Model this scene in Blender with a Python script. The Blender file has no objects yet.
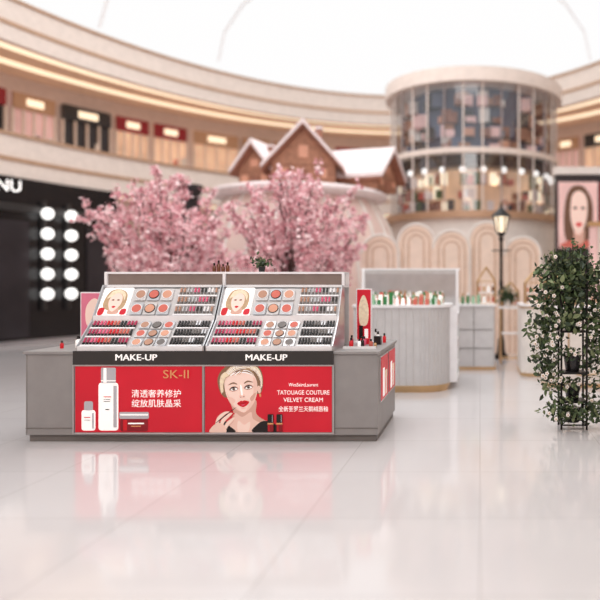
import bpy, math, random
from mathutils import Vector, Matrix
random.seed(7)
S = bpy.context.scene
S.view_settings.view_transform = 'Standard'
S.view_settings.look = 'None'

# ------------------------------------------------------------------ materials
def lin(c):
    c = c/255.0
    return c/12.92 if c <= 0.04045 else ((c+0.055)/1.055)**2.4
_m = {}
def mat(name, rgb, rough=0.5, metal=0.0, emit=0.0, noise=0.05, scale=6.0, alpha=1.0, coat=0.0):
    if name in _m: return _m[name]
    m = bpy.data.materials.new(name); m.use_nodes = True
    nt = m.node_tree; b = nt.nodes['Principled BSDF']
    col = [lin(c) for c in rgb]
    b.inputs['Roughness'].default_value = rough
    b.inputs['Metallic'].default_value = metal
    b.inputs['Coat Weight'].default_value = coat
    b.inputs['Alpha'].default_value = alpha
    tc = nt.nodes.new('ShaderNodeTexCoord'); n = nt.nodes.new('ShaderNodeTexNoise')
    n.inputs['Scale'].default_value = scale
    nt.links.new(tc.outputs['Object'], n.inputs['Vector'])
    r = nt.nodes.new('ShaderNodeValToRGB')
    r.color_ramp.elements[0].position = 0.3; r.color_ramp.elements[1].position = 0.7
    r.color_ramp.elements[0].color = [max(0, c*(1-noise)) for c in col]+[1]
    r.color_ramp.elements[1].color = [min(1, c*(1+noise)) for c in col]+[1]
    nt.links.new(n.outputs['Fac'], r.inputs['Fac'])
    nt.links.new(r.outputs['Color'], b.inputs['Base Color'])
    if emit > 0:
        nt.links.new(r.outputs['Color'], b.inputs['Emission Color'])
        b.inputs['Emission Strength'].default_value = emit
    _m[name] = m
    return m

GREY   = mat('kiosk_grey', (150,148,148), 0.45)
GREYL  = mat('kiosk_light_grey', (212,211,212), 0.35)
GREYD  = mat('kiosk_plinth', (118,114,112), 0.5)
BLACK  = mat('black_gloss', (28,26,28), 0.25)
HEAD   = mat('header_charcoal', (52,50,50), 0.35)
SILVER = mat('brushed_silver', (205,205,208), 0.28, 0.85)
DGLASS = mat('smoked_glass', (150,138,132), 0.12, 0.3)
WHITE  = mat('white_acrylic', (244,244,247), 0.3, 0, 0.05)
GOLD   = mat('rose_gold', (212,178,134), 0.28, 0.75)
CREAM  = mat('cream_panel', (236,230,224), 0.5)
RED    = mat('poster_red', (200,22,44), 0.4, 0, 0.25, 0.1, 1.5)
REDD   = mat('deep_red', (140,12,30), 0.35, 0, 0.1)
SKIN   = mat('print_skin', (240,210,198), 0.5, 0, 0.25, 0.02)
SKINM  = mat('print_skin_mid', (230,194,180), 0.5, 0, 0.22, 0.02)
SKINS  = mat('print_skin_shade', (208,164,148), 0.5, 0, 0.2, 0.02)
BLOND  = mat('print_blond', (232,214,186), 0.5, 0, 0.2, 0.12, 30)
BLONDD = mat('print_blond_shade', (186,156,122), 0.5, 0, 0.15, 0.12, 30)
BLONDX = mat('print_blond_root', (138,106,80), 0.5, 0, 0.1, 0.12, 30)
LIP    = mat('print_lip', (196,14,30), 0.4, 0, 0.25)
INK    = mat('print_black', (24,20,22), 0.5)
BROWN  = mat('print_brown', (110,78,60), 0.5, 0, 0.1)
PWHITE = mat('print_white', (250,248,246), 0.5, 0, 0.4, 0.01)
PGREY  = mat('print_silver', (178,176,182), 0.5, 0, 0.2, 0.02)
PGOLD  = mat('print_gold', (214,150,100), 0.5, 0, 0.2, 0.02)
PINK   = mat('pink_plastic', (226,96,132), 0.35)
MAG    = mat('magenta_plastic', (180,36,84), 0.35)
CORAL  = mat('coral_powder', (214,112,98), 0.6)
PEACH  = mat('peach_powder', (222,164,138), 0.6)
NUDE   = mat('nude_powder', (190,146,124), 0.6)
GREEN  = mat('green_bottle', (50,130,74), 0.35)
TEAL   = mat('pale_green_box', (160,204,172), 0.4)
AMBER  = mat('amber_glass', (110,62,40), 0.15)
LEAF1  = mat('leaf_dark', (54,70,48), 0.55, 0, 0, 0.25)
LEAF2  = mat('leaf_mid', (88,108,70), 0.55, 0, 0, 0.25)
LEAF3  = mat('leaf_olive', (126,138,100), 0.55, 0, 0, 0.25)
PETW   = mat('white_petals', (248,240,234), 0.6, 0, 0.05)
BL1    = mat('blossom_pale', (250,224,226), 0.7, 0, 0.10)
BL2    = mat('blossom_pink', (240,192,198), 0.7, 0, 0.08)
BL3    = mat('blossom_rose', (206,142,152), 0.7, 0, 0.03)
BARK   = mat('bark', (96,70,64), 0.8, 0, 0, 0.25)
IRON   = mat('black_iron', (30,28,28), 0.4, 0.3)
GLOW   = mat('warm_glow', (255,236,206), 0.5, 0, 0.95, 0.01)
GLOWW  = mat('white_glow', (255,253,250), 0.5, 0, 1.2, 0.01)
FASC   = mat('balcony_fascia', (232,218,208), 0.45, 0, 0.03)
GOLDB  = mat('balcony_bronze_band', (190,154,126), 0.4, 0.2, 0.03)
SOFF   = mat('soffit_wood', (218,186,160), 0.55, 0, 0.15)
WALLM  = mat('wall_cream', (214,196,188), 0.6, 0, 0.06)
SHOPW  = mat('shop_warm', (230,194,164), 0.6, 0, 0.4, 0.25, 1.2)
SHOPD  = mat('shop_dark', (46,42,46), 0.3, 0, 0.03, 0.3, 1.0)
SHOPP  = mat('shop_pink', (222,184,180), 0.6, 0, 0.3, 0.15, 1.0)
SHOPG  = mat('shop_grey', (150,138,136), 0.5, 0, 0.12, 0.2, 1.0)
WOOD   = mat('chalet_timber', (168,120,96), 0.7, 0, 0.07, 0.2, 10)
WOODD  = mat('chalet_roof_boards', (148,100,82), 0.7, 0, 0.07, 0.25, 8)
SNOW   = mat('snow', (236,224,224), 0.8, 0, 0.04)
MOUND  = mat('mound_blush', (226,202,194), 0.7, 0, 0.05, 0.06, 1)
SLAT   = mat('fence_cream', (234,212,196), 0.55, 0, 0.08)
SLATD  = mat('fence_rib_tan', (216,188,168), 0.6, 0, 0.05)  # darker tan of the raised arch ribs
BLUE   = mat('awning_blue', (96,104,128), 0.6, 0, 0.05)

def glass(name, rgb, fac):
    m = bpy.data.materials.new(name); m.use_nodes = True
    nt = m.node_tree; nt.nodes.clear()
    o = nt.nodes.new('ShaderNodeOutputMaterial'); t = nt.nodes.new('ShaderNodeBsdfTransparent')
    g = nt.nodes.new('ShaderNodeBsdfGlossy'); mx = nt.nodes.new('ShaderNodeMixShader')
    t.inputs['Color'].default_value = [lin(c) for c in rgb]+[1]
    g.inputs['Roughness'].default_value = 0.05
    mx.inputs[0].default_value = fac
    nt.links.new(t.outputs[0], mx.inputs[1]); nt.links.new(g.outputs[0], mx.inputs[2])
    nt.links.new(mx.outputs[0], o.inputs['Surface'])
    return m
GLASS = glass('clear_glass', (232,234,236), 0.12)

def floor_mat():
    m = bpy.data.materials.new('polished_tile_floor'); m.use_nodes = True
    nt = m.node_tree; b = nt.nodes['Principled BSDF']
    tc = nt.nodes.new('ShaderNodeTexCoord'); br = nt.nodes.new('ShaderNodeTexBrick')
    br.offset = 0.0; br.inputs['Scale'].default_value = 1.0
    br.inputs['Brick Width'].default_value = 1.2; br.inputs['Row Height'].default_value = 1.2
    br.inputs['Mortar Size'].default_value = 0.005
    br.inputs['Color1'].default_value = (lin(222),lin(220),lin(222),1)
    br.inputs['Color2'].default_value = (lin(218),lin(216),lin(218),1)
    br.inputs['Mortar'].default_value = (lin(200),lin(197),lin(198),1)
    n = nt.nodes.new('ShaderNodeTexNoise'); n.inputs['Scale'].default_value = 1.3
    n.inputs['Detail'].default_value = 6
    r = nt.nodes.new('ShaderNodeValToRGB')
    r.color_ramp.elements[0].color = (0.93,0.92,0.92,1); r.color_ramp.elements[1].color = (1,1,1,1)
    mx = nt.nodes.new('ShaderNodeMixRGB'); mx.blend_type = 'MULTIPLY'; mx.inputs[0].default_value = 1
    nt.links.new(tc.outputs['Object'], br.inputs['Vector'])
    nt.links.new(tc.outputs['Object'], n.inputs['Vector'])
    nt.links.new(n.outputs['Fac'], r.inputs['Fac'])
    nt.links.new(br.outputs['Color'], mx.inputs[1]); nt.links.new(r.outputs['Color'], mx.inputs[2])
    nt.links.new(mx.outputs[0], b.inputs['Base Color'])
    b.inputs['Roughness'].default_value = 0.09
    b.inputs['IOR'].default_value = 1.55
    return m

# ------------------------------------------------------------------ mesh builder
class MB:
    def __init__(s): s.v=[]; s.f=[]; s.mi=[]; s.mats=[]; s.M=Matrix.Identity(4); s.sm=[]
    def add(s, vs, fs, m, smooth=False):
        if m not in s.mats: s.mats.append(m)
        k = s.mats.index(m); o = len(s.v)
        for p in vs: s.v.append(tuple(s.M @ Vector(p)))
        for f in fs:
            s.f.append(tuple(i+o for i in f)); s.mi.append(k); s.sm.append(smooth)
    def box(s, x0,x1,y0,y1,z0,z1,m):
        vs=[(x0,y0,z0),(x1,y0,z0),(x1,y1,z0),(x0,y1,z0),(x0,y0,z1),(x1,y0,z1),(x1,y1,z1),(x0,y1,z1)]
        s.add(vs,[(0,3,2,1),(4,5,6,7),(0,1,5,4),(1,2,6,5),(2,3,7,6),(3,0,4,7)],m)
    def lathe(s, cx,cy,prof,m,n=16):
        vs=[];fs=[]
        for (r,z) in prof:
            for i in range(n):
                a=2*math.pi*i/n; vs.append((cx+r*math.cos(a),cy+r*math.sin(a),z))
        for j in range(len(prof)-1):
            for i in range(n):
                k=(i+1)%n; fs.append((j*n+i,j*n+k,(j+1)*n+k,(j+1)*n+i))
        s.add(vs,fs,m,True)
        s.add(vs[:n],[tuple(reversed(range(n)))],m); s.add(vs[-n:],[tuple(range(n))],m)
    def cyl(s,cx,cy,z0,z1,r,m,n=16,r1=None):
        s.lathe(cx,cy,[(r,z0),(r if r1 is None else r1,z1)],m,n)
    def tube(s,p,q,r,m,n=8,r1=None):
        p=Vector(p);q=Vector(q);d=q-p
        if d.length<1e-6:return
        R=d.to_track_quat('Z','Y').to_matrix().to_4x4()
        old=s.M; s.M=old@Matrix.Translation(p)@R
        s.cyl(0,0,0,d.length,r,m,n,r1); s.M=old
    def sphere(s,c,r,m,nu=14,nv=8,sc=(1,1,1)):
        vs=[];fs=[]
        for j in range(nv+1):
            t=math.pi*j/nv
            for i in range(nu):
                a=2*math.pi*i/nu
                vs.append((c[0]+r*sc[0]*math.sin(t)*math.cos(a),c[1]+r*sc[1]*math.sin(t)*math.sin(a),c[2]-r*sc[2]*math.cos(t)))
        for j in range(nv):
            for i in range(nu):
                k=(i+1)%nu; fs.append((j*nu+i,j*nu+k,(j+1)*nu+k,(j+1)*nu+i))
        s.add(vs,fs,m,True)
    def prism_z(s,pts,z0,z1,m):
        n=len(pts); vs=[(x,y,z0) for x,y in pts]+[(x,y,z1) for x,y in pts]
        fs=[tuple(reversed(range(n))),tuple(range(n,2*n))]+[(i,(i+1)%n,(i+1)%n+n,i+n) for i in range(n)]
        s.add(vs,fs,m)
    def prism_y(s,pts,y0,y1,m):
        n=len(pts); vs=[(x,y0,z) for x,z in pts]+[(x,y1,z) for x,z in pts]
        fs=[tuple(range(n)),tuple(reversed(range(n,2*n)))]+[(i,i+n,(i+1)%n+n,(i+1)%n) for i in range(n)]
        s.add(vs,fs,m)
    def prism_x(s,pts,x0,x1,m):
        n=len(pts); vs=[(x0,y,z) for y,z in pts]+[(x1,y,z) for y,z in pts]
        fs=[tuple(range(n)),tuple(reversed(range(n,2*n)))]+[(i,i+n,(i+1)%n+n,(i+1)%n) for i in range(n)]
        s.add(vs,fs,m)
    def build(s,name,parent=None,loc=None,bevel=0):
        if loc is None:
            xs=[p[0] for p in s.v]; ys=[p[1] for p in s.v]; zs=[p[2] for p in s.v]
            loc=Vector(((min(xs)+max(xs))/2,(min(ys)+max(ys))/2,min(zs)))
        loc=Vector(loc)
        me=bpy.data.meshes.new(name)
        me.from_pydata([tuple(Vector(p)-loc) for p in s.v],[],s.f)
        for m in s.mats: me.materials.append(m)
        me.polygons.foreach_set('material_index',s.mi)
        me.polygons.foreach_set('use_smooth',s.sm)
        me.update()
        o=bpy.data.objects.new(name,me); o.location=loc
        S.collection.objects.link(o)
        if parent:
            o.parent=parent; o.matrix_parent_inverse=Matrix.Translation(-parent.location)
        if bevel:
            b=o.modifiers.new('bevel','BEVEL'); b.width=bevel; b.segments=2; b.limit_method='ANGLE'
        return o
def empty(name,loc):
    e=bpy.data.objects.new(name,None); e.location=loc; e.empty_display_size=0.2
    S.collection.objects.link(e); return e
def text(body,x,y,z,size,m,parent,name,width=None,align='CENTER',bold=0.0,rot=(math.pi/2,0,0)):
    c=bpy.data.curves.new(name,'FONT'); c.body=body; c.size=size; c.align_x=align; c.align_y='CENTER'
    c.extrude=0.001; c.offset=bold; c.resolution_u=3
    t=bpy.data.objects.new(name+'_tmp',c); S.collection.objects.link(t)
    bpy.context.view_layer.update()
    me=bpy.data.meshes.new_from_object(t.evaluated_get(bpy.context.evaluated_depsgraph_get()))
    bpy.data.objects.remove(t)
    o=bpy.data.objects.new(name,me); S.collection.objects.link(o)
    me.materials.clear(); me.materials.append(m)
    if width and len(me.vertices):
        xs=[v.co.x for v in me.vertices]; w=max(xs)-min(xs)
        if w>0: o.scale=(width/w,1,1)
    o.location=(x,y,z); o.rotation_euler=rot
    if parent:
        o.parent=parent; o.matrix_parent_inverse=Matrix.Translation(-parent.location)
    return o
def smooth2(pts,k=5):
    n=len(pts); out=[]
    for i in range(n):
        p0,p1,p2,p3=pts[i-1],pts[i],pts[(i+1)%n],pts[(i+2)%n]
        for j in range(k):
            t=j/k
            out.append(tuple(0.5*((2*p1[a])+(-p0[a]+p2[a])*t+(2*p0[a]-5*p1[a]+4*p2[a]-p3[a])*t*t+(-p0[a]+3*p1[a]-3*p2[a]+p3[a])*t**3) for a in (0,1)))
    return out
def rrect(x0,x1,y0,y1,r,n=8):
    pts=[]
    for cx,cy,a0 in ((x1-r,y0+r,-90),(x1-r,y1-r,0),(x0+r,y1-r,90),(x0+r,y0+r,180)):
        for i in range(n+1):
            a=math.radians(a0+90*i/n); pts.append((cx+r*math.cos(a),cy+r*math.sin(a)))
    return pts

# ------------------------------------------------------------------ camera (level, shifted lens)
cam=bpy.data.cameras.new('camera'); co=bpy.data.objects.new('camera',cam); S.collection.objects.link(co)
co.location=(0,0,1.6); co.rotation_euler=(math.pi/2,0,0)
cam.sensor_width=36; cam.lens=42; cam.shift_x=-0.3; cam.shift_y=-0.025
cam.dof.use_dof=True; cam.dof.focus_distance=7.5; cam.dof.aperture_fstop=0.5
cam.clip_end=200
S.camera=co

# ------------------------------------------------------------------ atrium shell
EX,EY,EA,EB=-3.0,13.0,10.0,15.0
def ell(th,off):
    a=math.radians(th); return (EX+(EA+off)*math.cos(a),EY+(EB+off)*math.sin(a))
def ring(mb,o0,o1,z0,z1,m,t0=0,t1=360,n=120):
    n=max(2,int(n*(t1-t0)/360)); vs=[];fs=[]
    for i in range(n+1):
        th=t0+(t1-t0)*i/n
        a=ell(th,o0); b=ell(th,o1)
        vs+= [(a[0],a[1],z0),(b[0],b[1],z0),(b[0],b[1],z1),(a[0],a[1],z1)]
    for i in range(n):
        p=i*4;q=p+4
        for j in range(4):
            k=(j+1)%4; fs.append((p+j,p+k,q+k,q+j))
    if t1-t0<359.9:
        fs.append((0,3,2,1)); fs.append((n*4,n*4+1,n*4+2,n*4+3))
    mb.add(vs,fs,m,False)

fl=MB(); fl.add([(-22,-8,0),(18,-8,0),(18,36,0),(-22,36,0)],[(0,1,2,3)],floor_mat())
fl.build('floor',loc=(0,0,0))

w=MB(); ring(w,3.2,3.5,0,9.2,WALLM); WALL=w.build('wall_atrium',loc=(0,13,0))
k=1
random.seed(3)
for (z0,z1) in ((0.15,3.6),(5.0,7.6)):
    th=-20
    while th<215:
        dt=random.uniform(5,8)
        mb=MB(); mm=random.choice([SHOPW,SHOPG,SHOPP,SHOPW,SHOPD] if z0>1 else [SHOPW,SHOPP,SHOPD])
        ring(mb,3.12,3.2,z0,z1,mm,th,th+dt*0.86)
        ring(mb,3.0,3.12,z1-0.5,z1,random.choice([FASC,GOLDB,SHOPD,REDD]),th,th+dt*0.86)
        ring(mb,2.97,3.0,z1-0.36,z1-0.14,GLOW,th+dt*.25,th+dt*0.6,n=720)
        for q in range(5):
            ring(mb,3.02,3.12,z0,z1-.5,FASC,th+dt*0.86*q/4-0.12,th+dt*0.86*q/4+0.12,n=720)
        for q in range(5):
            t0=th+dt*.86*random.random()*.85; hh=random.uniform(.5,1.5)
            ring(mb,3.04,3.11,z0,z0+hh,random.choice([WOODD,CORAL,SHOPD,CREAM,PEACH,SHOPG]),t0,t0+.5,n=720)
        mb.build('window_%d'%k,WALL,loc=(0,13,0)); k+=1
        th+=dt
for lv,(zb) in enumerate((4.45,8.0)):
    mb=MB()
    ring(mb,0,0.25,zb,zb+0.42,FASC); ring(mb,-0.04,0.25,zb+0.42,zb+0.52,GOLDB); ring(mb,0.02,0.25,zb+0.52,zb+1.1,FASC)
    ring(mb,-0.05,0.3,zb+1.1,zb+1.17,GOLDB)
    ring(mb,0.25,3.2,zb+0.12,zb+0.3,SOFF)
    ring(mb,0.5,0.85,zb+0.08,zb+0.12,GLOW); ring(mb,1.8,2.15,zb+0.08,zb+0.12,GLOW)
    mb.build('balcony_%d'%(lv+1),WALL,loc=(0,13,0))
mb=MB()
for i in range(9):
    y=-1+i*3.6; t=math.acos(max(-1,min(1,(y-EY)/(EB+3)))); hw=(EA+3)*math.sin(t)
    pts=[(EX-hw*math.cos(math.pi*j/12),14-3.5+4.5*math.sin(math.pi*j/12)) for j in range(13)]
    for a,b in zip(pts,pts[1:]): mb.tube((a[0],y,a[1]),(b[0],y,b[1]),0.05,WHITE,6)
mb.build('ceiling',WALL)

# left dark store
st=empty('dark_storefront',(-12,19,0))
mb=MB()
ring(mb,-0.05,0.35,0,4.45,BLACK,145,176)
ring(mb,-0.12,-0.05,3.55,3.75,HEAD,145,176)
ring(mb,-0.1,-0.05,0.2,3.3,SHOPD,157,161)
ring(mb,-0.1,-0.05,0.2,3.3,SHOPD,146,149.5)
ring(mb,-0.09,-0.05,0,0.12,SILVER,145,176)
mb.build('facade',st,loc=(-12,19,0))
mb=MB()
for th in (155.3,152.2):
    for i in range(5):
        p=ell(th,-0.28); mb.sphere((p[0],p[1],1.35+i*0.55),0.16,GLOWW,14,10)
    p=ell(th,-0.12)
    mb.box(p[0]-0.05,p[0]+0.05,p[1]-0.05,p[1]+0.05,0.9,3.9,HEAD)
mb.build('globe_lights',st)
p=ell(160.4,-0.35)
text('NU',p[0]+0.1,p[1]-0.1,4.12,0.42,GLOWW,st,'sign_letters',rot=(math.pi/2,0,math.radians(60)))

mb=MB(); mb.lathe(-8.3,20,[(0.36,0),(0.36,0.2),(0.3,0.25),(0.3,4.2),(0.36,4.25),(0.36,4.45)],SHOPD,24)
mb.cyl(-8.3,20,1.2,1.3,0.31,GOLD,24); mb.cyl(-8.3,20,2.6,2.7,0.31,GOLD,24)
mb.build('mirrored_column')

# glass drum pavilion
cx,cy=-0.2,22.4
pv=empty('glass_pavilion',(cx,cy,0))
mb=MB(); R0=2.65
mb.cyl(cx,cy,0,3.5,R0,CREAM,48); mb.cyl(cx,cy,3.5,3.7,R0+.15,GOLDB,48)
mb.cyl(cx,cy,7.35,7.75,R0+.15,FASC,48); mb.cyl(cx,cy,5.35,5.5,R0+.03,FASC,48)
mb.cyl(cx,cy,3.7,5.35,1.9,SHOPW,36); mb.cyl(cx,cy,5.5,7.35,2.0,BLUE,36)
mb.cyl(cx,cy,5.0,5.35,2.4,SHOPD,36)
for i in range(30):
    a=2*math.pi*i/30; X=cx+(R0-.02)*math.cos(a);Y=cy+(R0-.02)*math.sin(a)
    mb.box(X-0.02,X+0.02,Y-0.02,Y+0.02,3.7,7.35,FASC if i%3 else SHOPG)
random.seed(5)
for i in range(130):
    a=math.radians(random.uniform(180,360)); r=2.25; z=random.choice([3.7,4.1,4.5])
    mb.box(cx+r*math.cos(a)-0.1,cx+r*math.cos(a)+0.1,cy+r*math.sin(a)-0.1,cy+r*math.sin(a)+0.1,z,z+random.uniform(.15,.38),random.choice([CORAL,WOOD,SNOW,PEACH,GLOW,LEAF2,SHOPD,WOODD]))
for i in range(110):
    a=math.radians(random.uniform(180,360)); r=2.1; z=random.choice([5.5,5.9,6.3,6.8])
    mb.box(cx+r*math.cos(a)-0.15,cx+r*math.cos(a)+0.15,cy+r*math.sin(a)-0.15,cy+r*math.sin(a)+0.15,z,z+random.uniform(.15,.42),random.choice([WOODD,SHOPD,PEACH,BLUE,WOOD,CREAM,SHOPP]))
for i in range(14):
    a=math.radians(180+180*i/13); mb.sphere((cx+2.48*math.cos(a),cy+2.48*math.sin(a),4.9),0.09,GLOWW,8,6)
mb.build('drum',pv,loc=(cx,cy,0))
g=MB()
vs=[];fs=[]
for i in range(49):
    a=2*math.pi*i/48; vs+=[(cx+(R0-.05)*math.cos(a),cy+(R0-.05)*math.sin(a),3.7),(cx+(R0-.05)*math.cos(a),cy+(R0-.05)*math.sin(a),7.35)]
for i in range(48): fs.append((i*2,i*2+2,i*2+3,i*2+1))
g.add(vs,fs,GLASS,True); g.build('glazing',pv)

# advert wall right of the pavilion
mb=MB(); ax=2.05; ay=19.0
mb.box(ax,ax+1.7,ay+.04,ay+.24,0,4.6,SHOPD); mb.box(ax+.08,ax+1.15,ay,ay+.04,2.6,4.4,SHOPP)
def ap(pts,y,m): mb.prism_y(smooth2([(ax+.08+x*1.07,2.6+z*1.8) for x,z in pts]),y-.01,y,m)
ap([(.2,.12),(.15,.6),(.3,.9),(.62,.93),(.85,.7),(.85,.3),(.7,.1)],ay-.005,BROWN)
ap([(.05,.02),(.3,.12),(.7,.12),(.95,.02)],ay-.015,CORAL)
ap([(.42,.08),(.62,.08),(.64,.3),(.4,.3)],ay-.025,SKINS)
ap([(.3,.5),(.34,.78),(.52,.86),(.7,.76),(.72,.5),(.62,.28),(.5,.2),(.38,.28)],ay-.035,SKIN)
ap([(.43,.36),(.51,.385),(.6,.36),(.51,.32)],ay-.045,LIP)
ap([(.36,.6),(.42,.625),(.47,.6),(.42,.58)],ay-.045,INK); ap([(.56,.6),(.61,.625),(.67,.6),(.61,.58)],ay-.045,INK)
mb.box(ax+1.2,ax+1.62,ay,ay+.04,2.6,4.4,REDD)
mb.box(ax-.05,ax+1.75,ay-.06,ay+.3,4.6,4.8,CREAM)
mb.build('advert_wall')

# blush snow mound with chalets
mb=MB()
mx,my=-4.9,19.2
prof=[(2.75,0),(2.75,0.8),(2.7,1.6),(2.6,2.4),(2.4,3.1),(2.15,3.6),(1.95,3.88)]
mb.lathe(mx,my,prof,MOUND,48)
for i in range(24):
    a=2*math.pi*i/24
    pp=[(mx+(r+0.02)*math.cos(a),my+(r+0.02)*math.sin(a),z) for r,z in prof]
    for p,q in zip(pp,pp[1:]): mb.tube(p,q,0.05,CREAM,6)
mb.lathe(mx,my,[(1.95,3.88),(2.28,3.93),(2.36,4.0),(2.3,4.1),(2.1,4.15)],SNOW,40)
MO=mb.build('snow_mound')
def chalet(x,y,z,wd,dp,wh,rh,ang):
    b=MB(); b.M=Matrix.Translation((x,y,z))@Matrix.Rotation(math.radians(ang),4,'Z')
    h=wd/2
    b.prism_y([(-h,0),(h,0),(h,wh),(0,wh+rh),(-h,wh)],-dp/2,dp/2,WOOD)
    e=h*1.3; s=rh/h; t=0.07
    for sg in (-1,1):
        top=(0,wh+rh+0.02); low=(sg*e,wh-(e-h)*s+0.02)
        b.prism_y([top,low,(low[0],low[1]+t),(0,top[1]+t)],-dp/2-0.22,dp/2+0.2,WOODD)
        b.prism_y([(0,top[1]+t),(low[0],low[1]+t),(low[0],low[1]+t+0.1),(0,top[1]+t+0.12)],-dp/2-0.25,dp/2+0.22,SNOW)
    for i in range(5):
        b.box(-h-0.01,h+0.01,-dp/2-0.015,-dp/2,wh*(i+.5)/5-0.01,wh*(i+.5)/5+0.01,WOODD)
    b.box(-0.12,0.12,-dp/2-0.03,-dp/2,0,wh*0.7,WOODD)
    for sx in (-0.62*h,0.62*h): b.box(sx-0.1,sx+0.1,-dp/2-0.03,-dp/2,wh*.35,wh*.75,PEACH)
    b.box(-0.12,0.12,-dp/2-0.03,-dp/2,wh+rh*0.15,wh+rh*0.5,PEACH)
    b.box(h*.3,h*.3+.16,0,.16,wh+rh*.4,wh+rh*1.15,WOODD); b.box(h*.3-.02,h*.3+.18,-.02,.18,wh+rh*1.15,wh+rh*1.22,SNOW)
    b.build('timber_chalet',loc=(x,y,z))
chalet(-4.65,18.75,4.155,1.6,1.4,0.6,0.9,8)
chalet(-5.9,19.0,4.155,0.95,0.8,0.5,0.6,-12)
chalet(-3.35,19.4,4.155,1.2,1.7,0.4,0.6,72)

# scalloped cream screen: wide fluted arches
mb=MB(); y0=16.0; x=-2.7; i=0
tops=[2.75,3.0,2.85,3.05,2.7]
while i<5:
    wd=0.84; zt=tops[i]; r=wd/2
    yy=y0+(0.08 if i%2 else 0)
    pts=[(x,0),(x+wd,0)]+[(x+r+r*math.cos(math.pi*j/16),zt-r+r*math.sin(math.pi*j/16)) for j in range(17)]
    mb.prism_y(pts,yy,yy+0.08,SLAT)
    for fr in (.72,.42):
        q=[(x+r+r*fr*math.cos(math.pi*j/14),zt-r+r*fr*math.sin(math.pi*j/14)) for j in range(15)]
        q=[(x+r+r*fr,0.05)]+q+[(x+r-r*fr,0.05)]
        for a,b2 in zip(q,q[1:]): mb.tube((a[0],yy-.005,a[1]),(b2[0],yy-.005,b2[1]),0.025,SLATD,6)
    for j in range(1,len(pts)-1):
        mb.tube((pts[j][0],yy,pts[j][1]),(pts[j+1][0],yy,pts[j+1][1]),0.03,CREAM,6)
    x+=wd*0.97; i+=1
mb.build('scalloped_screen')

# ------------------------------------------------------------------ trees
def cherry(x,y,h,rx,rz,n,seed):
    random.seed(seed); e=empty('cherry_blossom_tree',(x,y,0))
    b=MB(); segs=[]; zc=h-rz
    for k in range(5):
        a=k*2*math.pi/5
        b.tube((x+.05*math.cos(a),y+.05*math.sin(a),0),(x+.1*math.cos(a),y+.1*math.sin(a),1.0),0.07,BARK,7,0.05)
    for k in range(72):
        ph=random.uniform(0,2*math.pi); ct=random.uniform(-.75,1); st_=math.sqrt(1-ct*ct)
        R=random.uniform(.72,1.06)
        T=Vector((x+rx*R*st_*math.cos(ph),y+rx*R*st_*math.sin(ph),zc+rz*R*ct))
        P0=Vector((x+.1*math.cos(ph),y+.1*math.sin(ph),random.uniform(.9,1.1)))
        C=P0.lerp(T,.5)+Vector((random.gauss(0,.1),random.gauss(0,.1),.12+random.gauss(0,.1)))
        prev=P0; N=8
        for j in range(1,N+1):
            t=j/N; q=P0*(1-t)**2+C*2*t*(1-t)+T*t*t+Vector((random.gauss(0,.02),random.gauss(0,.02),random.gauss(0,.02)))
            b.tube(prev,q,.032*(1-t)+.009,BARK,6,.032*(1-t-1/N)+.009 if t<1 else .006)
            if t>.4:
                segs.append((prev,q))
                for _ in range(2):
                    d=Vector((random.gauss(0,1),random.gauss(0,1),random.gauss(.2,.8))).normalized()*random.uniform(.12,.3)
                    b.tube(q,q+d,.008,BARK,5,.004); segs.append((q,q+d)); segs.append((q+d*.4,q+d*1.05))
            prev=q
    b.build('trunk_and_branches',e)
    f=MB()
    for k in range(n):
        p,q=random.choice(segs)
        c=p.lerp(q,random.random())+Vector((random.gauss(0,.035),random.gauss(0,.035),random.gauss(0,.035)))
        s=random.uniform(.022,.048)
        M=Matrix.Translation(c)@Matrix.Rotation(random.uniform(0,6.3),4,Vector((random.gauss(0,1),random.gauss(0,1),random.gauss(0,1))).normalized())
        vs=[tuple(M@Vector((s*math.cos(2*math.pi*j/5),s*math.sin(2*math.pi*j/5),0.25*s*(j%2)))) for j in range(5)]
        f.add(vs,[(0,1,2,3,4)],random.choices([BL1,BL2,BL3],[4,4,2.2])[0])
    f.build('blossoms',e)
cherry(-6.3,14,3.85,1.42,1.25,17000,11)
cherry(-3.6,14,3.9,1.38,1.3,17000,23)

# ------------------------------------------------------------------ main kiosk
K=empty('makeup_display_kiosk',(-2.83,7.85,0))
KF=7.134; KB=8.56
XL,XA,XB,XR=-4.63,-4.13,-1.49,-1.04; XM=(XA+XB)/2
b=MB()
b.box(XL+0.02,XR-0.02,KF+0.03,KB-0.03,0,0.07,GREYD)
b.box(XL,XA,KF,KB,0.07,0.895,GREY); b.box(XB,XR,KF,KB,0.07,0.895,GREY)
b.box(XL-0.02,XA,KF-0.02,KB+0.02,0.895,0.925,GREY); b.box(XB,XR+0.02,KF-0.02,KB+0.02,0.895,0.925,GREY)
b.box(XA,XB,KF-0.01,KB,0.07,0.925,GREY)
b.build('cabinet_body',K,bevel=0.004)
b=MB()
b.box(XA,XB,KF-0.035,KF-0.01,0.79,0.93,HEAD)
b.box(XA,XB,KF-0.025,KF-0.01,0.775,0.79,SILVER)
b.box(XM-0.006,XM+0.006,KF-0.03,KF-0.01,0.09,0.79,SILVER)
b.box(XA,XB,KF-0.025,KF-0.01,0.085,0.1,SILVER)
b.box(XA-0.006,XA+0.006,KF-0.03,KF-0.01,0.085,0.79,SILVER); b.box(XB-0.006,XB+0.006,KF-0.03,KF-0.01,0.085,0.79,SILVER)
b.box(XL+0.01,XL+0.016,KF-0.002,KF+0.002,0.09,0.89,GREYD)
b.box(XL,XA-0.01,KF-0.004,KF,0.135,0.145,GREYD); b.box(XB+0.01,XR,KF-0.004,KF,0.135,0.145,GREYD)
b.build('header_band_and_trims',K)
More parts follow.
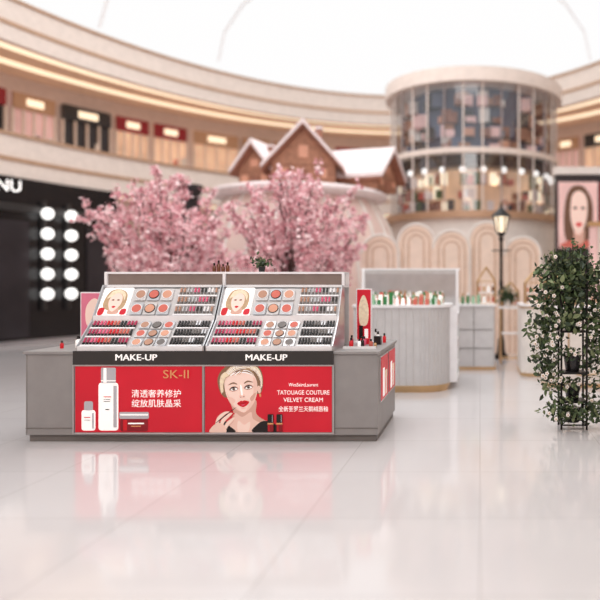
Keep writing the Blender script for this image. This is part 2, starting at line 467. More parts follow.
for nm,xc in (('header_text_1',(XA+XM)/2-0.02),('header_text_2',(XM+XB)/2-0.02)):
    text('MAKE-UP',xc,KF-0.038,0.862,0.09,PWHITE,K,nm,width=0.42)
    text('MAKE-UP',xc+0.004,KF-0.0375,0.863,0.09,PWHITE,K,nm+'_weight',width=0.42)

PW=(XM-XA-0.02); PH=0.675; PZ=0.775
def osmooth(pts,k=5):
    P=[pts[0]]+list(pts)+[pts[-1]]; out=[]
    for i in range(1,len(P)-2):
        p0,p1,p2,p3=P[i-1],P[i],P[i+1],P[i+2]
        for j in range(k):
            t=j/k
            out.append(tuple(0.5*((2*p1[a])+(-p0[a]+p2[a])*t+(2*p0[a]-5*p1[a]+4*p2[a]-p3[a])*t*t+(-p0[a]+3*p1[a]-3*p2[a]+p3[a])*t**3) for a in (0,1)))
    out.append(pts[-1]); return out
class Art:
    def __init__(s,x0,yf): s.x0=x0; s.b=MB(); s.y=yf; s.l=0; s.T=None
    def pt(s,x,y): return (s.x0+x/129*PW, PZ-y/68*PH)
    def poly(s,pts,m,sm=True):
        s.l+=1
        pp=smooth2(pts,5) if sm else pts
        if s.T: pp=[s.T(*p) for p in pp]
        pp=[s.pt(min(128.5,max(0.5,x)),min(67.8,max(0.2,y))) for x,y in pp]
        y=s.y-0.00018*s.l
        s.b.add([(x,y,z) for x,z in pp],[tuple(reversed(range(len(pp))))],m)
    def stroke(s,pts,w,m):
        q=osmooth(pts,5); L=[];R=[]
        for i,p in enumerate(q):
            a=q[max(0,i-1)]; c=q[min(len(q)-1,i+1)]
            dx,dy=c[0]-a[0],c[1]-a[1]; d=math.hypot(dx,dy) or 1
            ww=w*math.sin(math.pi*(0.12+0.86*i/(len(q)-1)))
            L.append((p[0]-dy/d*ww/2,p[1]+dx/d*ww/2)); R.append((p[0]+dy/d*ww/2,p[1]-dx/d*ww/2))
        s.poly(L+R[::-1],m,False)
    def rect(s,x0,x1,y0,y1,m,r=0):
        if r: s.poly(rrect(x0,x1,y0,y1,r,4),m,False)
        else: s.poly([(x0,y0),(x1,y0),(x1,y1),(x0,y1)],m,False)
    def oval(s,cx,cy,rx,ry,m,n=16): s.poly([(cx+rx*math.cos(2*math.pi*i/n),cy+ry*math.sin(2*math.pi*i/n)) for i in range(n)],m,False)
A=Art(XA+0.008,KF-0.014)
A.rect(0.2,128.8,0,68,RED)
A.rect(24,44,17,66,PWHITE,3); A.rect(26.5,41.5,1.5,17.5,PGREY,1.5); A.rect(29,32,2,17,PWHITE); A.rect(26.5,41.5,14.5,15.5,PWHITE)
A.rect(39,42.5,20,63,PGREY); A.rect(29,37,31,32,LIP); A.rect(29,36,34,34.6,INK); A.rect(29,36,36,36.6,INK); A.rect(31,35,44,45,INK)
A.rect(7,21,45,66,PWHITE,2.5); A.rect(9.5,18.5,36,45.5,PGREY,2); A.rect(17.5,19.5,48,64,PGREY); A.rect(9.5,16,52,53,LIP); A.rect(9.5,16,55,55.6,INK)
A.rect(46,74,53,67,REDD,2.5); A.rect(45,75,47,54,PGREY,1.5); A.rect(46,74,49,50.5,PWHITE); A.rect(49,53,55,66,LIP); A.rect(54,70,58,59.4,PWHITE); A.rect(57,67,61,62,PGOLD)
A.b.build('poster_skincare',K)
def at(s,ax,ay,size,m,nm,x0,width,bold=0.0): 
    return text(s,x0+ax/129*PW,KF-0.032,PZ-ay/68*PH,size,m,K,nm,width=width,bold=bold)
at('SK-II',104,8.5,0.12,PGOLD,'poster_title_1',XA,0.26)
at('清透奢养修护',84,28.5,0.085,PWHITE,'poster_text_1',XA,0.50)
at('绽放肌肤晶采',84,38.5,0.085,PWHITE,'poster_text_2',XA,0.50)
# portrait poster
A=Art(XM+0.008,KF-0.014)
A.rect(0.2,128.8,0,68,RED)
def tilt(x,y,a=math.radians(-7),c=(39,42)):
    dx,dy=x-c[0],y-c[1]; return (c[0]+dx*math.cos(a)-dy*math.sin(a),c[1]+dx*math.sin(a)+dy*math.cos(a))
A.poly([(28,36),(51,34),(52,48),(60,55),(70,59),(72,67.8),(12,67.8),(17,60),(27,54),(29,47)],SKINS)
A.poly([(31,48),(38,52),(47,47),(49,54),(58,60),(52,67.8),(20,67.8),(29,57)],SKINM)
A.poly([(34,56),(40,60),(46,57),(44,67),(34,67)],SKIN)
A.poly([(8,67.8),(11,60),(21,56.5),(25,61),(31,67.8)],INK); A.poly([(49,67.8),(53,60),(61,56),(72,60),(78,67.8)],INK)
A.T=tilt
A.poly([(20,28),(17,20),(17,10),(22,2),(31,-3),(45,-4),(57,0),(62,9),(62,20),(59,29),(54,30),(40,24),(25,30)],BLONDX)
A.poly([(23,16),(26,9),(33,6),(45,6),(53,10),(56,18),(55,28),(52,36),(47,43),(41,47),(37.5,47),(31.5,43),(26.5,36),(23.5,27)],SKIN)
A.poly([(53,13),(56,18),(55,28),(52,36),(47,43),(41,47),(45,41),(49,34),(51.5,26)],SKINM)
A.poly([(24,24),(26.5,36),(31.5,43),(37,46.8),(31,40),(28,34)],SKINM)
A.poly([(25,30),(29,31),(32,34),(30,37),(27,35)],SKINM); A.poly([(53.5,29),(49.5,31),(47,34),(48,37),(51,35)],SKINS)
A.oval(57.2,26,1.9,4,SKINM); A.oval(57.6,32,1.0,1.8,PGOLD)
for ex,sg in ((32,-1),(47,1)):
    A.poly([(ex-5,22.6),(ex-2,19.9),(ex+2,19.8),(ex+5,22.4),(ex+2,24.6),(ex-2,24.8)],SKINS)
    A.poly([(ex-3.6,22.8),(ex,20.9),(ex+3.6,22.7),(ex,24.1)],PWHITE)
    A.oval(ex,22.5,1.6,1.5,BROWN,12); A.oval(ex,22.5,.75,.75,INK,8); A.oval(ex+.5,22,.3,.3,PWHITE,6)
    A.stroke([(ex-4.2,23.2),(ex-2,21.1),(ex+1.5,20.8),(ex+4.2,22.7)],1.3,INK)
    A.stroke([(ex-3.5,23.6),(ex,24.6),(ex+3.6,23.4)],.4,BROWN)
    A.stroke([(ex-sg*4.2,18.2),(ex,16.3),(ex+sg*5.6,18.0)],1.5,BLONDX)
A.stroke([(37.5,19),(38.3,24),(37.6,29)],.9,SKINM); A.poly([(36.4,30.6),(38,29),(41,29),(42.8,30.6),(41.5,32),(39.6,32.4),(37.6,32)],SKINM)
A.poly([(38.8,20),(40,20),(40.4,28),(39.6,30),(38.8,28)],PWHITE)
A.oval(37.9,31.5,.75,.4,BROWN,8); A.oval(41.2,31.5,.75,.4,BROWN,8)
A.poly([(33.6,37.6),(36.8,35.6),(38.6,35.2),(39.6,35.8),(40.6,35.2),(42.6,35.6),(46,37.4),(43,40.6),(39.6,41.9),(36.4,40.7)],LIP)
A.stroke([(34.2,37.7),(37,37.5),(39.6,38),(42.4,37.4),(45.4,37.5)],.6,REDD)
A.poly([(37.5,39.6),(39.6,39.2),(41.5,39.5),(39.6,40.4)],PINK)
A.poly([(36.5,43.2),(39.6,42.7),(42.5,43.1),(39.6,43.8)],SKINM)
random.seed(12)
for i in range(16):
    t=i/15
    A.stroke([(29-3*t,8.5-4*t),(37,3.2-6*t),(48,2.5-5.5*t),(56+2*t,7-3*t),(60+1.5*t,17-4*t),(58.5+2.5*t,26-3*t)],1.7,random.choice([BLOND,BLOND,BLONDD,PWHITE]))
for i in range(8):
    t=i/7
    A.stroke([(30-4*t,8.2-4*t),(25-3.5*t,10-2*t),(21.8-2.4*t,17),(21.8-2.4*t,24+2*t)],1.6,random.choice([BLOND,BLONDD,BLOND]))
for i in range(5):
    A.stroke([(30+i*2.4,8.6),(37+i*2,6.2-.6*i),(47+i,7.4-.8*i),(54.5,12-.6*i)],.8,random.choice([BLONDD,PWHITE,BLONDX]))
A.T=None
for pts,wd_ in (([(16,66),(19,56),(25,50),(29,48)],4.2),([(12,66),(14,55),(20,48.5),(26,46.5)],3.8),([(20,67),(23,60),(28,55),(31,52)],4.0)):
    A.stroke(pts,wd_,SKINM); A.stroke(pts,wd_*.6,SKIN)
A.poly([(6,67.8),(8,62),(14,58),(20,60),(22,67.8)],SKINM)
A.stroke([(12,58),(22,50),(33,41.5)],1.1,INK); A.oval(27.5,46.8,1.3,.9,LIP,10); A.oval(29.7,48.5,1.2,.9,LIP,10)
for tx in (64,73):
    A.rect(tx,tx+6,49,58,INK,1); A.rect(tx,tx+6,58,59.5,PGOLD); A.rect(tx,tx+6,59.5,67,REDD,1); A.rect(tx+1,tx+2,60,66,LIP); A.rect(tx+4.6,tx+5.1,50,57,PGREY)
A.b.build('poster_lip_colour',K)
at('WesSaintLaurent',101,19,0.05,PWHITE,'poster_title_2',XM,0.30)
at('TATOUAGE COUTURE',101,27,0.062,PWHITE,'poster_text_3',XM,0.53)
at('VELVET CREAM',101,34.5,0.062,PWHITE,'poster_text_4',XM,0.40)
at('全新圣罗兰天鹅绒唇釉',101,44,0.06,PWHITE,'poster_text_5',XM,0.50)
b=MB()
for (ya,yb) in ((KF+0.12,KF+0.68),(KF+0.74,KB-0.1)):
    b.box(XR,XR+0.012,ya,yb,0.38,0.86,SILVER); b.box(XR+0.012,XR+0.016,ya+.015,yb-.015,0.395,0.845,RED)
    yc=(ya+yb)/2
    b.box(XR+0.016,XR+0.018,yc-0.15,yc-0.02,0.42,0.72,PWHITE); b.box(XR+0.016,XR+0.018,yc+0.04,yc+0.16,0.42,0.6,SKIN)
    b.box(XR+0.016,XR+0.018,yc+0.03,yc+0.17,0.6,0.68,BLOND)
b.build('side_posters',K)

# tiered tester display
def frame(y,z,ang,x=0): return Matrix.Translation((x,y,z))@Matrix.Rotation(ang,4,'X')
L1=math.hypot(.28,.25); A1=math.atan2(.25,.28)
L2=math.hypot(.2,.30); A2=math.atan2(.30,.20)
b=MB()
for (x0,x1) in ((XA+0.01,XM-0.008),(XM+0.008,XB-0.01)):
    b.prism_x([(7.16,.925),(7.7,.925),(7.7,1.56),(7.65,1.56),(7.46,1.25),(7.44,1.2),(7.16,.95)],x0+0.012,x1-0.012,GREYL)
    for xx in (x0,x1-0.012):
        b.prism_x([(7.14,.925),(7.72,.925),(7.72,1.6),(7.64,1.6),(7.44,1.27),(7.42,1.23),(7.14,.98)],xx,xx+0.012,SILVER)
    b.box(x0+0.012,x1-0.012,7.135,7.16,.925,.975,WHITE)
    b.box(x0+0.012,x1-0.012,7.43,7.455,1.19,1.275,WHITE)
b.build('tier_stand',K)
b=MB()
b.box(XA,XB,7.7,7.98,1.575,1.602,WHITE); b.box(XA,XB,7.7,7.98,1.722,1.745,WHITE)
b.box(XA,XB,7.72,7.74,1.6,1.725,DGLASS)
for xx in (XA,XM-0.02,XB-0.03): b.box(xx,xx+0.03,7.695,7.98,1.595,1.73,WHITE)
for xx in (XA+0.02,XM,XB-0.05): b.box(xx,xx+0.03,7.78,7.81,.925,1.575,SILVER)
b.box(XA,XB,7.95,7.97,.925,1.575,GREYL)
b.build('header_shelf',K)
random.seed(21)
b=MB()
def sticks(x0,x1,rows,L,y0,z0,ang,cols,step=0.03,caps=None):
    b.M=frame(y0,z0,ang)
    for r in range(rows):
        ya=L*(r+0.06)/rows; le=L/rows*0.84
        b.box(x0,x1,ya-0.004,ya+0.012,0,0.03,WHITE)
        n=int((x1-x0)/step)
        for i in range(n):
            x=x0+(i+.5)*(x1-x0)/n; m=cols[(i//3)%len(cols)] if r%2 else cols[(i//2)%len(cols)]
            b.tube((x,ya,0.014),(x,ya+le*.45,0.022),0.0125,caps or BLACK,7)
            b.tube((x,ya+le*.45,0.022),(x,ya+le,0.026),0.0115,m,7)
    b.M=Matrix.Identity(4)
def pans(x0,x1,rows,cols_n,L,y0,z0,ang,mats,sq=False):
    b.M=frame(y0,z0,ang)
    for r in range(rows):
        for c in range(cols_n):
            xa=x0+(x1-x0)*(c+.06)/cols_n; xb=x0+(x1-x0)*(c+.94)/cols_n
            ya=L*(r+.08)/rows; yb=L*(r+.92)/rows
            b.prism_z(rrect(xa,xb,ya,yb,0.012,4),0.004,0.022,GREYL if (r+c)%2 else SILVER)
            m=mats[(r*cols_n+c)%len(mats)]
            rr=min(xb-xa,yb-ya)*.45
            old=b.M; b.M=old@Matrix.Translation(((xa+xb)/2,(ya+yb)/2,0))@Matrix.Diagonal(((xb-xa)/(yb-ya)*.95 if xb-xa>yb-ya else 1,1,1,1))
            b.cyl(0,0,.022,.026,rr,BLACK if (r*cols_n+c)%3==1 else WHITE,18); b.cyl(0,0,.026,.03,rr*.86,m,18); b.M=old
    b.M=Matrix.Identity(4)
for (x0,x1) in ((XA+0.03,XM-0.03),(XM+0.03,XB-0.03)):
    W=x1-x0
    y0,z0=7.165,.955
    sticks(x0+.01,x0+.38*W,3,L1,y0,z0,A1,[MAG,PINK,LIP,CORAL,BLACK,MAG],.034)
    pans(x0+.40*W,x0+.70*W,3,3,L1,y0,z0,A1,[PEACH,NUDE,GREYD,CORAL,NUDE])
    sticks(x0+.72*W,x1-.01,3,L1,y0,z0,A1,[BLACK,HEAD,GREYD,SILVER],0.03)
    y0,z0=7.46,1.262
    pans(x0+.28*W,x0+.62*W,2,3,L2,y0,z0,A2,[CORAL,PEACH,CORAL,NUDE])
    sticks(x0+.66*W,x1-.01,3,L2,y0,z0,A2,[NUDE,SILVER,PINK,HEAD,WHITE],0.036,GREYD)
    b.M=frame(y0,z0,A2,x0+.01)
    pw=.25*W; ph=L2
    b.prism_z(rrect(0,pw,.01,ph,.01,3),.004,.016,PWHITE)
    def sp(pts,l,m):
        q=smooth2(pts,4); b.add([(x/100*pw,y/100*ph,.0165+l*.0012) for x,y in q],[tuple(range(len(q)))],m)
    sp([(15,30),(12,60),(25,88),(55,94),(82,80),(88,50),(80,25),(50,15)],0,BLONDD)
    sp([(28,50),(35,75),(55,80),(70,68),(72,42),(60,22),(48,15),(35,28)],1,SKIN)
    sp([(35,8),(70,8),(66,30),(42,30)],0.5,SKINS)
    sp([(20,60),(30,85),(55,92),(78,78),(80,55),(68,74),(50,80),(36,70)],2,BLOND)
    sp([(44,32),(50,35),(57,32),(50,27)],2.5,LIP)
    sp([(36,55),(42,58),(47,55),(42,53)],2.5,BROWN); sp([(54,55),(60,58),(65,55),(60,53)],2.5,BROWN)
    sp([(4,4),(20,4),(22,26),(4,26)],2.6,LIP); sp([(78,6),(96,6),(96,24),(80,22)],2.6,RED)
    b.M=Matrix.Identity(4)
b.build('cosmetic_testers',K)

def lightbox(x0,x1,y,z0,z1,mats,nm='countertop_poster_stand'):
    q=MB(); q.box(x0-.015,x1+.015,y,y+.14,z0,z0+.02,WHITE); q.box(x0,x1,y+.04,y+.08,z0+.02,z1,WHITE)
    q.box(x0+.012,x1-.012,y+.034,y+.04,z0+.04,z1-.015,mats[0])
    w=x1-x0;h=z1-z0
    q.prism_y(smooth2([(x0+.25*w,z0+.35*h),(x0+.2*w,z0+.7*h),(x0+.5*w,z0+.88*h),(x0+.8*w,z0+.65*h),(x0+.72*w,z0+.35*h)]),y+.03,y+.034,mats[1])
    q.box(x0+.2*w,x0+.45*w,y+.026,y+.03,z0+.08*h,z0+.32*h,mats[2]); q.box(x0+.55*w,x0+.78*w,y+.026,y+.03,z0+.08*h,z0+.26*h,PWHITE)
    q.build(nm,K)
lightbox(-4.56,-4.22,7.95,.925,1.52,[mat('poster_pink',(220,120,146),.5,0,.15),SKIN,LIP])
lightbox(-1.44,-1.26,8.1,.925,1.56,[RED,BLOND,BLACK])
def bottle(q,x,y,z,r,h,m,cap=BLACK):
    q.lathe(x,y,[(r*.9,z),(r,z+.01),(r,z+h*.62),(r*.45,z+h*.72),(r*.45,z+h*.75)],m,12)
    q.cyl(x,y,z+h*.75,z+h,r*.55,cap,10)
q=MB()
for x,y,r,h,m in ((-1.38,7.5,.022,.11,LIP),(-1.31,7.6,.02,.09,PWHITE),(-1.25,7.45,.018,.13,BLACK),(-1.2,7.7,.022,.08,CORAL),(-1.42,7.75,.02,.12,MAG),(-1.3,7.85,.025,.1,PINK),(-1.13,7.55,.016,.07,GOLD),
    (-1.18,8.1,.022,.14,PWHITE),(-1.12,8.2,.02,.11,LIP),(-1.23,8.25,.02,.16,SILVER),
    (-4.3,7.5,.03,.13,PWHITE),(-4.38,7.62,.02,.1,MAG),(-4.26,7.7,.025,.16,SILVER),(-4.45,7.45,.018,.08,LIP)):
    bottle(q,x,y,.925,r,h,m)
q.box(-1.45,-1.1,7.4,7.42,.925,.95,WHITE); q.box(-1.2,-1.12,7.9,8.0,.925,1.02,BLACK); q.box(-1.36,-1.26,7.97,8.05,.925,.99,RED)
q.build('counter_bottles',K)
q=MB()
for x,h in ((-2.98,.1),(-2.93,.13),(-2.88,.09),(-2.83,.11)): bottle(q,x,7.85,1.745,.02,h,AMBER)
q.build('amber_bottles',K)

def leaf(f,c,s,m,rnd=random):
    ax=Vector((rnd.gauss(0,1),rnd.gauss(0,1),rnd.gauss(0,1))).normalized()
    M=Matrix.Translation(c)@Matrix.Rotation(rnd.uniform(0,6.3),4,ax)
    w=s*.27
    vs=[(0,0,0),(-w,s*.35,.12*s),(-w*.8,s*.7,.1*s),(0,s,0),(w*.8,s*.7,.1*s),(w,s*.35,.12*s),(0,s*.5,-.03*s)]
    f.add([tuple(M@Vector(p)) for p in vs],[(0,6,2,1),(6,3,2),(0,5,4,6),(6,4,3)],m)
random.seed(31)
q=MB(); q.lathe(-2.45,7.86,[(.03,1.745),(.04,1.80),(.042,1.805)],IRON,12)
for _ in range(110): leaf(q,Vector((-2.45+random.gauss(0,.055),7.86+random.gauss(0,.03),1.82+abs(random.gauss(0,.035)))),random.uniform(.03,.06),random.choice([LEAF1,LEAF2]))
q.build('small_plant',K)

# ------------------------------------------------------------------ curved counter behind
C=empty('curved_display_counter',(-1.2,11.2,0))
b=MB()
x0,x1,y0,y1=-1.95,-0.47,10.4,12.1
def cpts(o): return rrect(x0-o,x1+o,y0-o,y1+o,0.42+o,10)
b.prism_z(cpts(-0.02),0,0.05,GOLD); b.prism_z(cpts(0),0.05,0.1,GOLD); b.prism_z(cpts(-0.015),0.1,1.26,GREYL)
b.prism_z(cpts(0.015),1.26,1.30,WHITE)
b.build('counter_body',C)
b=MB()
pts=cpts(-0.012)
for i in range(0,len(pts)):
    p,qn=pts[i],pts[(i+1)%len(pts)]
    d=math.dist(p,qn); n=max(1,int(d/.1))
    for j in range(n):
        t=j/n; xx=p[0]+(qn[0]-p[0])*t; yy=p[1]+(qn[1]-p[1])*t
        if xx>x1-0.1 and 10.85<yy<11.95: continue
        b.cyl(xx,yy,.1,1.26,.012,GREYL,6)
b.build('fluting',C)
b=MB()
b.box(x1-0.015,x1+0.01,10.84,11.72,.14,1.24,GREYD)
for i in range(6):
    z=.14+i*.2; b.box(x1-.015,x1+.12,10.84,11.72,z,z+.015,WHITE)
    if i<5:
        y=10.88
        while y<11.66:
            m=random.choice([TEAL,PWHITE,PEACH,GREEN,CORAL,NUDE,GREYL]); h=random.uniform(.08,.15)
            b.box(x1+.02,x1+.09,y,y+.06,z+.015,z+.015+h,m); y+=.075
b.box(x1-.015,x1+.12,10.82,10.84,.1,1.26,WHITE); b.box(x1-.015,x1+.12,11.72,11.74,.1,1.26,WHITE)
b.build('side_shelves',C)
b=MB()
b.box(-2.05,-.37,12.2,12.28,0,1.86,GREYL); b.box(-2.07,-.35,12.18,12.3,1.86,1.89,WHITE); b.box(-2.0,-.42,12.19,12.2,1.4,1.8,SILVER)
b.box(-2.05,-2.0,12.12,12.2,0,1.86,WHITE); b.box(-.42,-.37,12.12,12.2,0,1.86,WHITE)
b.build('back_panel',C)
random.seed(8)
def goods(nm,xa,xb,ya,yb,z,n,parent,mats,hmax=.16):
    q=MB(); cols=int((xb-xa)/.085); rows=int((yb-ya)/.14); 
    for r in range(rows):
        for c in range(cols):
            if random.random()<.08: continue
            x=xa+(c+.5)*(xb-xa)/cols; y=ya+(r+.5)*(yb-ya)/rows; m=mats[(c//3+r)%len(mats)]
            h=random.uniform(.07,hmax)
            if (c//3)%2: q.box(x-.028,x+.028,y-.03,y+.03,z,z+h,m)
            else: bottle(q,x,y,z,.026,h,m,random.choice([WHITE,GREEN,GOLD]))
    q.build(nm,parent)
goods('counter_products',-1.85,-.58,10.55,12.0,1.30,0,C,[TEAL,GREEN,PWHITE,CORAL,PEACH,GREEN,PWHITE],.21)

T=empty('white_product_table',(-.12,13.6,0))
b=MB(); b.prism_z(rrect(-.52,.3,13.2,14.0,.06,4),0,.06,GOLD); b.prism_z(rrect(-.5,.28,13.2,14.0,.06,4),.06,1.2,GREYL)
b.prism_z(rrect(-.54,.32,13.16,14.04,.08,4),1.2,1.24,WHITE)
for z in (.4,.75): b.box(-.46,.24,13.19,13.2,z,z+.012,GREYD)
b.box(-.12,-.11,13.19,13.2,.06,1.2,GREYD)
b.build('table_body',T)
goods('table_products',-.48,.02,13.25,13.95,1.24,0,T,[GREEN,TEAL,PWHITE,GREEN,NUDE],.22)
def house_frame(nm,x,y,z,w,h,d,parent):
    q=MB(); hw=w/2
    for yy in (y-d/2,y+d/2):
        P=[(x-hw,yy,z),(x-hw,yy,z+h*.62),(x,yy,z+h),(x+hw,yy,z+h*.62),(x+hw,yy,z)]
        for a,c in zip(P,P[1:]): q.tube(a,c,.02,GOLD,6)
        q.tube(P[0],P[4],.014,GOLD,6); q.tube(P[1],P[3],.01,GOLD,6)
    for xx,zz in ((x-hw,z+.01),(x-hw,z+h*.62),(x,z+h),(x+hw,z+h*.62),(x+hw,z+.01)):
        q.tube((xx,y-d/2,zz),(xx,y+d/2,zz),.014,GOLD,6)
    q.box(x-hw,x+hw,y-d/2,y+d/2,z,z+.03,WHITE)
    q.box(x-hw,x+hw,y-d/2,y+d/2,z+h*.3,z+h*.33,WHITE)
    for k in range(4):
        bottle(q,x-hw+w*(k+.5)/4,y-d*.2,z+.03,.022,h*.22,[AMBER,PWHITE,PEACH,CORAL][k],GOLD); bottle(q,x-hw+w*(k+.5)/4,y-d*.2,z+h*.33,.022,h*.2,[PEACH,GOLD,PWHITE,AMBER][k],WHITE)
    q.build(nm,parent)
house_frame('gold_house_display',.12,13.45,1.24,.34,.7,.22,T)

G=empty('gold_leg_table',(.62,14.4,0))
b=MB()
for xx in (.42,.82):
    for yy in (14.2,14.6): b.tube((xx,yy,0),(xx,yy,1.12),.018,GOLD,8)
for z in (.1,): 
    for a,c in (((.42,14.2),(.82,14.2)),((.82,14.2),(.82,14.6)),((.82,14.6),(.42,14.6)),((.42,14.6),(.42,14.2))): b.tube((a[0],a[1],z),(c[0],c[1],z),.012,GOLD,6)
b.box(.38,.86,14.16,14.64,1.12,1.16,WHITE); b.box(.42,.82,14.2,14.6,.6,.62,WHITE)
b.build('table_frame',G)
house_frame('gold_house_display',.62,14.4,1.16,.34,.5,.2,G)
q=MB()
for _ in range(260): leaf(q,Vector((.55+random.gauss(0,.08),14.25+random.gauss(0,.06),1.28+abs(random.gauss(0,.1)))),random.uniform(.06,.1),random.choice([LEAF1,LEAF2]))
q.lathe(.55,14.25,[(.05,1.16),(.07,1.3)],CREAM,12)
q.build('small_plant',G)

R=empty('cream_gold_counter',(1.9,11.5,0))
b=MB()
def rc(x0,x1,y0,y1,r):
    b.prism_z(rrect(x0-.01,x1+.01,y0-.01,y1+.01,r,10),0,.06,GOLD); b.prism_z(rrect(x0,x1,y0,y1,r,10),.06,1.2,CREAM)
    b.prism_z(rrect(x0-.015,x1+.015,y0-.015,y1+.015,r,10),1.2,1.225,GOLD); b.prism_z(rrect(x0-.02,x1+.02,y0-.02,y1+.02,r,10),1.225,1.27,WHITE)
rc(1.0,3.4,10.9,11.7,.3)
rc(.72,1.35,12.2,13.6,.2)
b.build('counter_body',R)
b=MB()
for i in range(3):
    x=1.38+i*.66
    pts=rrect(x,x+.54,.2,1.08,.2,8)
    for p,qn in zip(pts,pts[1:]+pts[:1]): b.tube((p[0],10.895,p[1]),(qn[0],10.895,qn[1]),.012,GOLD,6)
b.build('front_gold_outlines',R)
house_frame('gold_house_display',1.3,11.3,1.27,.42,.5,.28,R)
house_frame('gold_house_display',1.0,12.6,1.27,.38,.6,.22,R)
goods('counter_goods',1.65,3.0,11.05,11.5,1.27,0,R,[PEACH,PWHITE,GOLD,CORAL,NUDE])

b=MB()
for i in range(9): b.box(2.45+i*.16,2.45+(i+.9)*.16,15.5,15.7,0,2.9,[SHOPP,FASC][i%2])
b.box(2.4,3.95,15.45,15.75,2.9,3.0,GOLD)
b.build('striped_panel_screen')

b=MB(); lx,ly=.46,15.2
b.lathe(lx,ly,[(.15,0),(.15,.08),(.09,.14),(.07,.4),(.045,.5),(.04,1.6),(.05,1.65),(.035,1.7),(.033,2.55),(.06,2.6),(.03,2.66)],IRON,14)
b.lathe(lx,ly,[(.05,2.66),(.1,2.72),(.1,2.74)],IRON,6); b.lathe(lx,ly,[(.09,2.74),(.15,3.08)],GLOW,6)
for i in range(6):
    a=math.pi/3*i; b.tube((lx+.1*math.cos(a),ly+.1*math.sin(a),2.74),(lx+.165*math.cos(a),ly+.165*math.sin(a),3.08),.016,IRON,6)
b.lathe(lx,ly,[(.22,3.08),(.2,3.12),(.07,3.24),(.02,3.3),(.03,3.33),(.008,3.4)],IRON,12)
b.tube((lx-.2,ly,2.35),(lx+.2,ly,2.35),.015,IRON,6)
b.build('lamp_post')

# ------------------------------------------------------------------ plant stand with foliage
P=empty('flower_plant_stand',(1.03,7.85,0))
b=MB(); xa,xb,ya,yb=.90,1.18,7.74,8.02
for xx in (xa,xb):
    for yy in (ya,yb): b.tube((xx,yy,0),(xx,yy,1.55),.012,IRON,8)
for z in (.05,.3,.62,1.08,1.55):
    for a,c in (((xa,ya),(xb,ya)),((xb,ya),(xb,yb)),((xb,yb),(xa,yb)),((xa,yb),(xa,ya))): b.tube((a[0],a[1],z),(c[0],c[1],z),.009,IRON,6)
for z in (.3,.62,1.08): b.box(xa,xb,ya,yb,z,z+.012,IRON)
b.tube((xa,ya,.3),(xb,ya,.05),.006,IRON,6); b.tube((xa,ya,.05),(xb,ya,.3),.006,IRON,6)
b.build('iron_frame',P)
b=MB()
for (z,r,h) in ((.062,.1,.16),(.312,.09,.16),(.632,.1,.18),(1.092,.1,.18)):
    b.lathe(1.04,7.88,[(r*.75,z),(r,z+h*.9),(r*1.06,z+h)],BLACK if z<1 else IRON,16)
b.build('pots',P)
random.seed(77)
b=MB()
def clump(cx,cy,cz,rx,ry,rz,n,smin=.05,smax=.1,fl=0):
    for _ in range(n):
        u=Vector((random.gauss(0,.5),random.gauss(0,.5),random.gauss(0,.5)))
        if u.length>1.25: u=u.normalized()*1.15
        c=Vector((cx+u.x*rx,cy+u.y*ry,cz+u.z*rz))
        if c.z<.06: c.z=.1
        leaf(b,c,random.uniform(smin,smax),random.choices([LEAF1,LEAF2,LEAF3],[4,3.5,2])[0])
    for _ in range(fl):
        c=Vector((cx+random.uniform(-1,1)*rx*.8,cy-ry*random.uniform(.5,1.05),cz+random.uniform(-1,1)*rz*.8))
        for k in range(5):
            a=2*math.pi*k/5; s=.016
            b.sphere((c.x+s*.8*math.cos(a),c.y,c.z+s*.8*math.sin(a)),s*.7,PETW,6,4,(1,.4,1))
        b.sphere((c.x,c.y-.008,c.z),.007,GOLD,6,4)
clump(1.02,7.9,1.72,.36,.28,.26,600,fl=2)
clump(.86,7.8,1.45,.28,.2,.25,380,fl=4)
clump(1.25,7.9,1.5,.28,.22,.28,380,fl=2)
clump(.74,7.72,1.15,.2,.16,.3,280,fl=8)
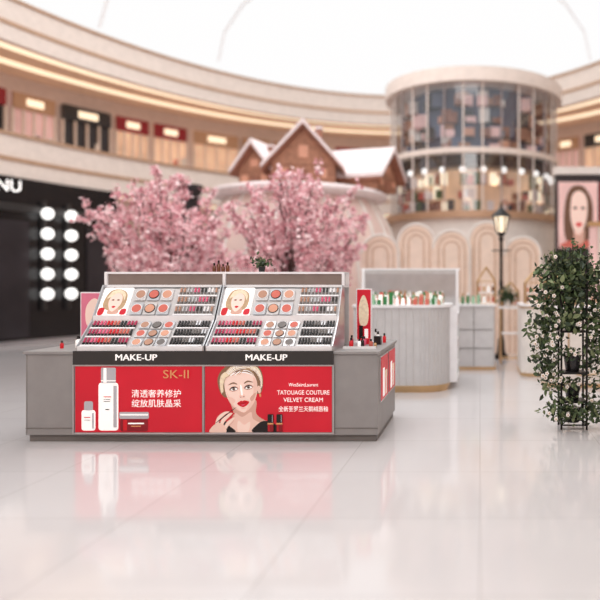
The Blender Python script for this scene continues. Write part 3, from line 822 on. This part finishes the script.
clump(.72,7.7,.85,.16,.14,.26,180,fl=11)
clump(.78,7.72,.56,.13,.14,.2,130,fl=8)
clump(1.05,7.75,1.2,.18,.1,.12,120,fl=2)
clump(1.30,7.85,1.1,.12,.14,.25,180,fl=3)
clump(1.28,7.85,.7,.12,.14,.3,170,fl=3)
clump(1.02,7.8,.84,.1,.08,.07,60,.04,.08,fl=2)
clump(1.02,7.8,.5,.12,.1,.07,70,.04,.08,fl=2)
clump(.92,7.68,.22,.22,.14,.13,210,.04,.09,fl=4)
clump(1.25,7.75,.22,.2,.16,.15,190,.04,.09,fl=4)
for _ in range(26):
    x=1.02+random.uniform(-.42,.4); y=7.88+random.uniform(-.1,.1); top=1.74+random.uniform(0,.4)*(1-abs(x-1.05)*1.2)
    b.tube((1.03,7.88,1.25),(x,y,top),.005,LEAF1,5)
    for k in range(14): leaf(b,Vector((x,y,top))+Vector((random.gauss(0,.03),random.gauss(0,.03),-.02*k+.03)),.06,random.choice([LEAF2,LEAF3,LEAF1]))
b.build('foliage',P)

# ------------------------------------------------------------------ lights
wd=bpy.data.worlds.new('world'); S.world=wd; wd.use_nodes=True
bg=wd.node_tree.nodes['Background']; bg.inputs[0].default_value=(1,0.995,0.995,1); bg.inputs[1].default_value=1.0
def area(nm,loc,tgt,sx,sy,e,col=(1,.99,.985)):
    l=bpy.data.lights.new(nm,'AREA'); l.shape='RECTANGLE'; l.size=sx; l.size_y=sy; l.energy=e; l.color=col
    o=bpy.data.objects.new(nm,l); o.location=loc; S.collection.objects.link(o)
    o.rotation_euler=(Vector(tgt)-Vector(loc)).to_track_quat('-Z','Y').to_euler()
area('fill_light_front',(-2,-0.5,7.5),(-2.5,8,0.6),7,4,310)  # added fill lamp out of view, brightens the kiosk front
area('fill_light_mid',(-2.5,8.5,11),(-2.5,9,0),8,6,300)  # second added fill, unseen overhead, lifts the middle of the hall
area('fill_light_back',(-4,17,12.5),(-4,18,0),10,8,520)  # unseen fill added high over the trees and chalets to brighten the background
